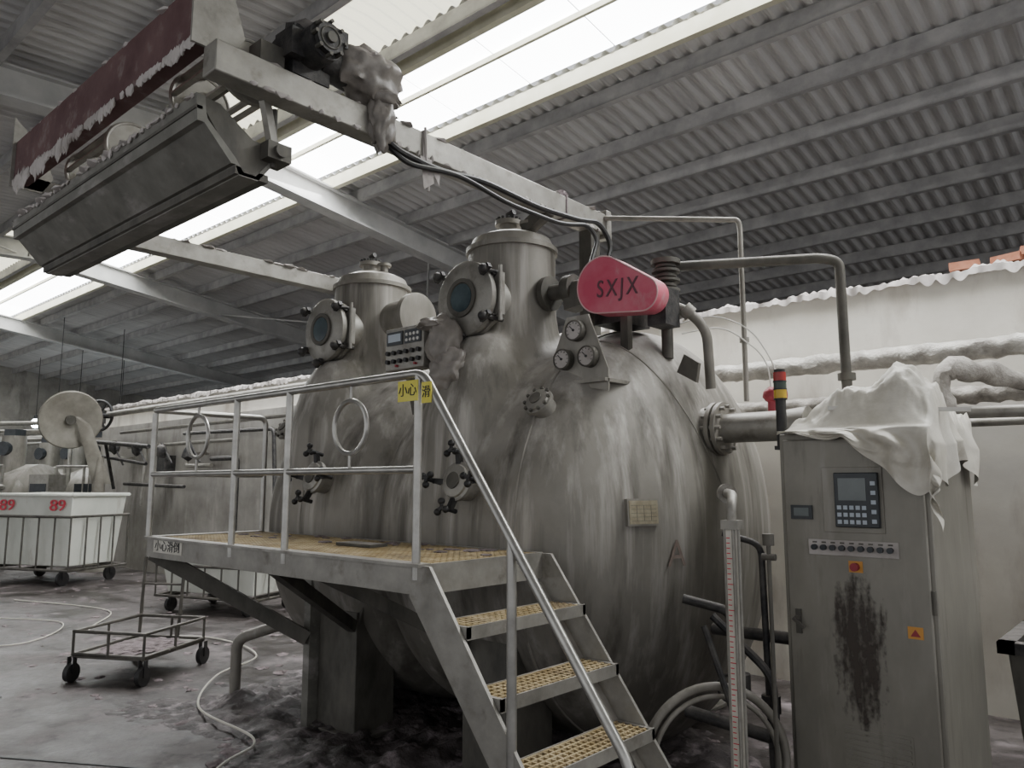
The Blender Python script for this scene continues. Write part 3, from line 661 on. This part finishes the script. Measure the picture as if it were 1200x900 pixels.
# sheet on top of cabinet
cs=E('plastic_sheet')
def sst(a,c,x):
    t=max(0,min(1,(x-a)/(c-a)));return t*t*(3-2*t)
def cloth(name,par,mat,x0,x1,y0,y1,ztop,ovF,ovR,nx=130,ny=150,seed=0):
    vs=[];fs=[]
    for j in range(ny+1):
        for i in range(nx+1):
            u=i/nx;v=j/ny
            x=x0+(x1-x0+.30)*u; y=y0-.34+(y1-y0+.34)*v
            ex=max(0,x-x1);ey=max(0,y0-y)
            of=ovF(min(x,x1));eyy=ey/.34*of; exx=ex/.30*ovR(y)
            X=min(x,x1);Y=max(y,y0)
            q=Vector((x*3.2,y*3.2,seed))
            edge=math.exp(-((ex+ey)/.03))
            inn=min(1,max(0,(Y-y0)/.09))*min(1,max(0,(X-x0)/.04))
            lx_=sst(.95,1.25,X)
            hump=.11*math.exp(-((X-1.22)/.12)**2-((Y-1.62)/.14)**2)+.13*math.exp(-((X-1.47)/.11)**2-((Y-1.66)/.15)**2)
            h=(.02+hump+.09*lx_*max(0,noise.fractal(q*.9,1.,2.,2)+.3))*inn*(1 if ex==0 else edge)
            amp=.35+.65*lx_
            ridge=amp*(.035*(1-2*abs(noise.noise(q*1.9)))+.024*(1-2*abs(noise.noise(q*4.3)))+.012*(1-2*abs(noise.noise(q*9))))
            fold=.5+.5*math.sin(x*30+y*6+3*noise.noise(q))
            foldr=.5+.5*math.sin(y*30+3*noise.noise(q))
            px=X+((.012+.04*foldr*min(1,ex/.1)) if ex>0 else 0)
            py=Y-((.03+.05*fold*min(1,ey/.1)+.012*(1-2*abs(noise.noise(q*3.5)))) if ey>0 else 0)
            pz=ztop+h+((max(ridge,-h)+.02)*inn if ex+ey<=0 else 0)-eyy-exx+.01
            vs.append((px,py,pz))
    for j in range(ny):
        for i in range(nx):a=j*(nx+1)+i;fs.append((a,a+1,a+nx+2,a+nx+1))
    me=bpy.data.meshes.new(name);me.from_pydata(vs,[],fs);me.materials.append(mat)
    me.polygons.foreach_set('use_smooth',[True]*len(me.polygons))
    o=bpy.data.objects.new(name,me);sc.collection.objects.link(o);o.parent=par;return o
def ovf(x):
    return .03+.02*math.sin(x*17)+.25*sst(1.26,1.44,x)*(.82+.18*math.sin(x*21))
cloth('draped_sheet',cs,m_bag,cx0+.02,cx1+.01,cy0-.03,cy1,cz1,ovf,lambda y:.20+.06*math.sin(y*9))
b=B();b.bar((1.18,1.5,1.955),(1.74,1.66,1.925),.018,.018);b.out('stick_in_sheet',cs,m_white)
# stack light
sl=E('signal_tower_light');sx,sy=.905,1.62
b=B();b.cyl((sx,sy,1.78),(sx,sy,2.03),.026);b.box((sx-.03,sy-.03,1.77),(cx0,sy+.03,1.79));b.out('base',sl,m_black)
b=B();b.cyl((sx,sy,2.03),(sx,sy,2.075),.032);b.out('lower_lens',sl,m_yl)
b=B();b.cyl((sx,sy,2.08),(sx,sy,2.115),.032);b.out('middle_lens',sl,m_grl)
b=B();b.cyl((sx,sy,2.12),(sx,sy,2.165),.032);b.out('red_lens',sl,m_redl)
b=B();
for z in(2.025,2.075,2.115):b.cyl((sx,sy,z),(sx,sy,z+.006),.034)
b.cyl((sx,sy,2.165),(sx,sy,2.18),.028);b.out('collars',sl,m_black)
# wall pipes
wp=E('wall_pipes')
def lumpy(pts,r,amp,freq,name,mat,seg=14,fil=.1):
    P=[Vector(p) for p in pts];Q=[]
    for a,c in zip(P[:-1],P[1:]):
        n=max(2,int((c-a).length/.035));Q+=[a+(c-a)*i/n for i in range(n)]
    Q.append(P[-1])
    b=B();b.sweep(Q,r,seg)
    for v in b.v:
        v+=Vector((noise.noise(v*freq),noise.noise(v*freq+Vector((9,0,0))),noise.noise(v*freq+Vector((0,9,0)))))*amp
    b.out(name,wp,mat,ang=40)
lumpy([(-3,4.0,2.55),(6,4.0,2.55)],.075,.022,14,'lagged_pipe',m_foil)
lumpy([(-3,3.95,2.22),(6,3.95,2.22)],.06,.02,15,'lagged_pipe_lower',m_foild)
b=B();b.cyl((-3,3.9,2.02),(6,3.9,2.02),.03);b.cyl((-13.8,3.95,2.98),(-4,3.95,2.98),.055);b.cyl((-13.4,4.05,2.6),(-5,4.05,2.6),.03);b.cyl((-13,4.05,2.3),(-9,4.05,2.3),.03)
for X in range(-13,7,3):b.bar((X,3.85,2.1),(X,4.2,2.1),.04,.04)
b.sweep([(-10.5,4.05,2.6),(-10.5,4.0,1.9),(-9.6,4.0,1.9)],.035,10,.1);b.sweep([(-12.2,4.05,2.3),(-12.2,4.0,1.2)],.03,8)
b.out('plain_pipes',wp,m_steel)
b=B();b.cyl((-14.2,3.7,2.45),(-11.3,3.7,2.25),.04);b.cyl((-13.8,3.8,2.15),(-11.6,3.8,1.95),.03);b.cyl((-13.2,3.7,2.35),(-13.2,3.9,1.5),.03);b.box((-11.5,3.95,1.75),(-11.2,4.15,2.1));b.sweep([(-9.4,3.9,2.0),(-8.6,3.9,2.0),(-8.6,3.9,.6)],.04,8,.1)
b.sweep([(-10.4,3.9,2.45),(-7.6,3.9,2.4),(-7.5,3.9,1.4)],.03,8,.1);b.sweep([(-12.6,3.85,1.6),(-10.2,3.85,1.55)],.03,8)
for x_ in(-12.9,-11.9,-10.9,-9.9):b.blob((x_,3.75,2.36-(x_+14.2)*.06),(.09,.09,.12),.3,2,2,x_);b.cyl((x_,3.75,2.3),(x_+.2,3.85,1.95),.02,seg=8)
b.out('dark_branch_pipes',wp,m_blackm)
lumpy([(1.14,2.55,2.06),(1.22,2.6,2.16),(1.32,2.65,2.14)],.075,.05,8,'wrapped_joint',m_foild)
lumpy([(1.42,2.6,1.95),(1.43,2.62,2.20),(1.48,2.66,2.25),(1.9,3.2,2.15),(2.6,3.9,2.05)],.055,.045,9,'wrapped_elbow',m_foild)
b=B();b.cyl((1.2,2.62,2.0),(3.0,3.0,1.98),.035);b.out('feed_pipe',wp,m_steel)
hw=B();hw.ring((-13.9,3.8,2.95),(.6,-1,0),.3,.03,30,8)
for i in range(3):
    t=R(60*i);hw.bar((-13.9-.28*math.cos(t)*.86,3.8-.28*math.cos(t)*.5,2.95-.28*math.sin(t)),(-13.9+.28*math.cos(t)*.86,3.8+.28*math.cos(t)*.5,2.95+.28*math.sin(t)),.03,.03)
hw.cyl((-13.9,3.8,2.95),(-13.8,4.0,2.95),.05);hw.out('valve_handwheel',wp,m_black)
ct=E('wall_cable');b=B();b.sweep([(2.05,4.1,2.4),(2.1,4.08,1.9),(1.95,4.05,1.55),(2.0,3.9,1.3),(2.3,3.9,1.25),(2.7,4,1.3)],.012,8,.15);b.sweep([(1.7,4.1,1.2),(2.0,4.0,1.15),(2.4,4.0,1.35)],.018,8,.1);b.blob((2.1,4.0,1.25),(.09,.07,.06),.4,3,3,1);b.out('cable',ct,m_black)
tk=E('dye_tank');b=B();b.prism([(1.70,2.65,.0),(3.1,2.65,.0),(3.2,2.65,.72),(1.64,2.65,.72)],(0,.8,0));b.out('tank_body',tk,m_dsteel,bev=.01)
b=B();b.box((1.60,2.6,.72),(3.25,2.68,.78));b.box((1.60,3.4,.72),(3.25,3.48,.78));b.box((1.60,2.6,.72),(1.68,3.48,.78));b.box((2.0,2.6,.78),(2.5,2.9,.92));b.out('tank_rim',tk,m_blackm)
b=B();b.bar((1.95,2.9,.80),(1.80,3.4,1.10),.03,.3);b.bar((1.95,2.7,.80),(2.2,3.3,1.1),.25,.02);b.out('tank_lid',tk,m_paint)
# ---------------------------------------------------------------- carts
def laundry_cart(T,num,z1=1.42,zt=1.08):
    p=E('laundry_cart');p.matrix_world=T
    L_,W_,z0=.95,.55,.30
    b=B();n=[(-L_*.88,-W_*.85,z0),(L_*.88,-W_*.85,z0),(L_*.88,W_*.85,z0),(-L_*.88,W_*.85,z0)];t=[(-L_,-W_,z1),(L_,-W_,z1),(L_,W_,z1),(-L_,W_,z1)]
    k=.03;ti=[(-L_+k,-W_+k,z1),(L_-k,-W_+k,z1),(L_-k,W_-k,z1),(-L_+k,W_-k,z1)];ni=[(-L_*.85,-W_*.8,z0+k),(L_*.85,-W_*.8,z0+k),(L_*.85,W_*.8,z0+k),(-L_*.85,W_*.8,z0+k)]
    b.add(n+t+ti+ni,[(3,2,1,0)]+[(i,(i+1)%4,4+(i+1)%4,4+i) for i in range(4)]+[(4+i,4+(i+1)%4,8+(i+1)%4,8+i) for i in range(4)]+[(8+i,8+(i+1)%4,12+(i+1)%4,12+i) for i in range(4)]+[(12,13,14,15)])
    b.out('bin',p,m_plastic,bev=.02)
    b=B();b.sweep([(-L_-.02,-W_-.02,z1),(L_+.02,-W_-.02,z1),(L_+.02,W_+.02,z1),(-L_-.02,W_+.02,z1)],.03,8,closed=True);b.out('rim',p,m_plastic)
    b=B()
    for z in(.25,zt):b.sweep([(-L_-.03,-W_-.03,z),(L_+.03,-W_-.03,z),(L_+.03,W_+.03,z),(-L_-.03,W_+.03,z)],.022,8,closed=True)
    for i in range(7):
        x=-L_-.03+(2*L_+.06)*i/6
        for y in(-W_-.03,W_+.03):b.sweep([(x,y,.25),(x,y,zt)],.014,6)
    for i in range(1,4):
        y=-W_+2*W_*i/4
        for x in(-L_-.03,L_+.03):b.sweep([(x,y,.25),(x,y,zt)],.014,6)
    for x in(-L_*.8,0,L_*.8):b.bar((x,-W_,.25),(x,W_,.25),.04,.04)
    b.out('frame',p,m_dsteel)
    b=B()
    for x in(-L_*.8,L_*.8):
        for y in(-W_*.85,W_*.85):b.cyl((x-.025,y,.11),(x+.025,y,.11),.11,seg=20);b.box((x-.04,y-.03,.1),(x-.03,y+.03,.25));b.box((x+.03,y-.03,.1),(x+.04,y+.03,.25))
    b.out('casters',p,m_black)
    if num:
        for xx in(-.40,.66):text('number',p,m_redink,num,.25,(xx,-W_-.012,1.25),(R(88),0,0),.006,1.35)
    return p
laundry_cart(Matrix.Translation((-11.95,2.5,0))@Matrix.Rotation(R(24),4,'Z'),'89')
laundry_cart(Matrix.Translation((-7.0,3.0,0))@Matrix.Rotation(R(20),4,'Z')@Matrix.Scale(.80,4),'',.95,.72)
# trolley
tr=E('platform_trolley');tr.matrix_world=Matrix.Translation((-4.45,.80,0))@Matrix.Rotation(R(29.4),4,'Z')
a_,c_=.33,.40
b=B()
for z in(.22,.40):b.sweep([(-a_,-c_,z),(a_,-c_,z),(a_,c_,z),(-a_,c_,z)],.014,8,closed=True)
for(x,y)in((-a_,-c_),(a_,-c_),(a_,c_),(-a_,c_),(0,-c_),(0,c_),(a_,0),(-a_,0)):b.sweep([(x,y,.2),(x,y,.4)],.011,6)
b.box((-a_,-c_,.19),(a_,c_,.21))
b.sweep([(-a_,c_,.2),(-a_-.02,c_+.06,.95),(a_*.2,c_+.06,.95),(a_*.2,c_,.2)],.015,8,.06);b.sweep([(-a_,c_+.04,.68),(a_*.2,c_+.04,.68)],.011,6)
b.out('frame',tr,m_dsteel)
b=B()
for(x,y)in((-a_,-c_),(a_,-c_),(a_,c_),(-a_,c_)):b.cyl((x-.02,y,.075),(x+.02,y,.075),.075,seg=20);b.box((x-.03,y-.02,.07),(x-.022,y+.02,.2));b.box((x+.022,y-.02,.07),(x+.03,y+.02,.2))
b.out('casters',tr,m_black)
b=B();b.blob((0,0,.215),(.25,.3,.02),.4,3,4,4);b.out('lint_on_tray',tr,m_lint)
sp=E('floor_standpipe');b=B();b.sweep([(-2.96,.85,0),(-2.96,.85,.46),(-2.72,1.05,.56),(-2.4,1.3,.58)],.04,12,.08);b.cyl((-2.96,.85,.0),(-2.96,.85,.03),.08);b.out('pipe',sp,m_neck)
# disc fan
fn=E('industrial_fan');fp=Vector((-13.0,3.55,0));fc=Vector((-13.35,3.1,2.80));ax=Vector((.99,-.12,-.18)).normalized()
b=B();b.lathe(fc,ax,[(-.14,.10),(-.12,.36),(-.03,.52),(.03,.55),(.06,.53),(.05,.45),(.0,.30),(-.02,.05)],40);b.out('shroud',fn,m_tan)
b=B();b.cyl(fc-ax*.05,fc+ax*.06,.09);b.cyl(fc-ax*.5,fc-ax*.1,.15);b.out('motor',fn,m_dsteel)
b=B();b.lathe(fp,(0,0,1),[(0,.28),(.05,.28),(.08,.18),(1.2,.13),(1.9,.07),(2.1,.06)],24);b.bar(fp+Vector((0,0,2.0)),fc-ax*.3,.1,.1);b.prism([fc+Vector((.1,.05,.05)),fc+Vector((.25,.2,-.1)),fp+Vector((.13,.1,1.6)),fp+Vector((-.1,-.08,1.6))],(.03,.06,0));b.out('stand',fn,m_tan)
vt=E('round_vat');b=B();b.lathe((-15.4,1.7,0),(0,0,1),[(0,.8),(1.45,.85),(1.5,.95),(1.56,.95),(1.6,.85),(1.66,.1)],40);b.out('vat_shell',vt,m_steel)
# distant machines
def far_machine(X,Y,s,a):
    p=E('distant_machine');p.matrix_world=Matrix.Translation((X,Y,0))@Matrix.Rotation(a,4,'Z')
    b=B();b.lathe((-s,0,1.2),(1,0,0),[(-.3,.05),(-.2,.6),(0,.85),(2*s,.85),(2*s+.2,.6),(2*s+.3,.05)],32);b.cyl((-.4*s,-.3,1.5),(-.4*s,-.3,2.7),.25);b.cyl((.4*s,-.3,1.5),(.4*s,-.3,2.7),.25)
    b.box((-s,-.4,0),(-s+.3,.4,1));b.box((s-.3,-.4,0),(s,.4,1));b.out('vessel',p,m_neck)
    b=B();b.sweep([(-s,-1.1,1),(-s,-1.1,2),(s,-1.1,2),(s,-1.1,1)],.03,8);b.box((-s,-1.1,.95),(s,-.6,1.0));b.box((s+.5,-.9,0),(s+1.0,-.4,1.8));b.cyl((-s-1,-.2,3.0),(s+1.5,-.2,3.0),.05);b.cyl((-s-1,.2,2.85),(s+1.5,.2,2.85),.04)
    for x in(-s-.8,s+1.3):b.cyl((x,0,0),(x,0,3.0),.05)
    for x in(-s,0,s):b.sweep([(x,-1.1,0),(x,-1.1,2)],.03,8)
    b.out('platform',p,m_steel)
    b=B();b.box((s+.55,-.92,1.2),(s+.95,-.9,1.6));b.box((-.3*s,-1.12,1.2),(.3*s,-1.1,1.6));b.cyl((0,-.9,1.2),(0,-1.0,1.2),.3)
    for x in(-.4*s,.4*s):b.cyl((x,-.5,2.4),(x,-.62,2.4),.16);b.box((x-.15,-.45,2.7),(x+.15,-.15,2.85))
    b.out('control_panel',p,m_panel)
for q in((-18.5,3.6,.9,30),(-17.2,5.6,.8,25),(-20.5,5.6,1.2,20),(-23.5,4.4,1.2,20),(-24,7.6,1.4,15),(-19.5,7.9,1.0,10),(-26,5.4,1.3,15),(-25.0,1.8,1.3,15)):far_machine(q[0],q[1],q[2],R(q[3]))
for k,(X,Y,z)in enumerate(((-18.6,4.55,2.95),(-23,4.2,3.3),(-22,6.2,3.4),(-25,6.0,3.5),(-21.,7.0,3.3),(-18.3,5.9,3.4))):
    p=E('hanging_lamp');b=B();b.blob((X,Y,z),(.13,.13,.15),.0,1,3);b.out('bulb',p,m_lamp)
    b=B();b.cyl((X,Y,z+.14),(X,Y,z+.26),.06);b.cyl((X,Y,z+.2),(X,Y,zr(Y)-.15),.01,seg=6);b.out('cord',p,m_black)
# ---------------------------------------------------------------- floor clutter
hs=E('floor_hose');b=B()
def smooth(P,n=10):
    P=[Vector(p) for p in P];Q=[]
    for i in range(len(P)-1):
        p0=P[max(i-1,0)];p1=P[i];p2=P[i+1];p3=P[min(i+2,len(P)-1)]
        for k in range(n):
            t=k/n;Q.append(.5*((2*p1)+(-p0+p2)*t+(2*p0-5*p1+4*p2-p3)*t*t+(-p0+3*p1-3*p2+p3)*t**3))
    Q.append(P[-1]);return Q
b.sweep(smooth([(-9.9,1.4,.012),(-8,1.9,.012),(-6.6,1.2,.012),(-5.4,1.9,.012),(-4.2,1.75,.03),(-3.7,1.1,.04),(-2.9,.55,.05),(-2.0,.45,.05),(-1.75,.1,.04),(-1.2,-.6,.012)]),.008,6)
b.sweep(smooth([(-11,1,.012),(-9,.6,.012),(-7.5,1.2,.012),(-6.5,.4,.012),(-8,-.2,.012),(-10,.2,.012)]),.007,6);b.out('hose',hs,m_bag)
ld=E('lint_debris');b=B();random.seed(5)
for i in range(420):
    if i<230: x=random.gauss(-1.2,.9);y=random.uniform(.1,3.0)
    elif i<330: x=random.gauss(-3.5,1.4);y=random.gauss(1.6,1.0)
    else: x=random.uniform(-13,-5);y=random.gauss(2.6,1.1)
    if x>.88 or y>4.0: continue
    s=random.uniform(.01,.04)*(1.4 if i<230 else 1);b.blob((x,y,.0),(s*1.2,s*random.uniform(.6,1.5),s*.3),.6,2.5,2,i)
b.out('lint',ld,m_lint)
b=B();vs=[];fs=[];nx,ny=230,160
for j in range(ny+1):
    for i in range(nx+1):
        x=-4.0+4.9*i/nx;y=-.3+3.5*j/ny;e=min(1,min(i,nx-i)/50,min(j,ny-j)/36)
        q=Vector((x,y,0));h=.075*(noise.fractal(q*1.7,.8,2.,4)+.12+.5*e)+.03*noise.noise(q*9)+.018*noise.noise(q*24)+.008*noise.noise(q*50)
        h*=.35+.65*min(1,max(0,(y-.2)/.6))
        vs.append((x,y,max(-.01,h*e-.03*(1-e))))
for j in range(ny):
    for i in range(nx):a=j*(nx+1)+i;fs.append((a,a+1,a+nx+2,a+nx+1))
b.add(vs,fs);b.out('wet_sludge',ld,m_sl,ang=80)
dr=E('floor_drain_joint');b=B();b.bar((-4.6,-1.6,.003),(-1.9,.0,.003),.02,.004);b.bar((-1.9,0,.003),(.6,1.6,.003),.02,.004);b.out('joint',dr,m_ink)
# ---------------------------------------------------------------- light
wd=bpy.data.worlds.new('world');sc.world=wd;wd.use_nodes=True
bg=wd.node_tree.nodes['Background'];bg.inputs[0].default_value=(.96,.975,1.0,1);bg.inputs[1].default_value=.95
def area(name,loc,rot,sx,sy,e,col=(.97,.985,1)):
    l=bpy.data.lights.new(name,'AREA');l.shape='RECTANGLE';l.size=sx;l.size_y=sy;l.energy=e;l.color=col
    o=bpy.data.objects.new(name,l);sc.collection.objects.link(o);o.location=loc;o.rotation_euler=rot
area('skylight_daylight',(-3,3.45,5.7),(R(0),0,0),14,.9,420)
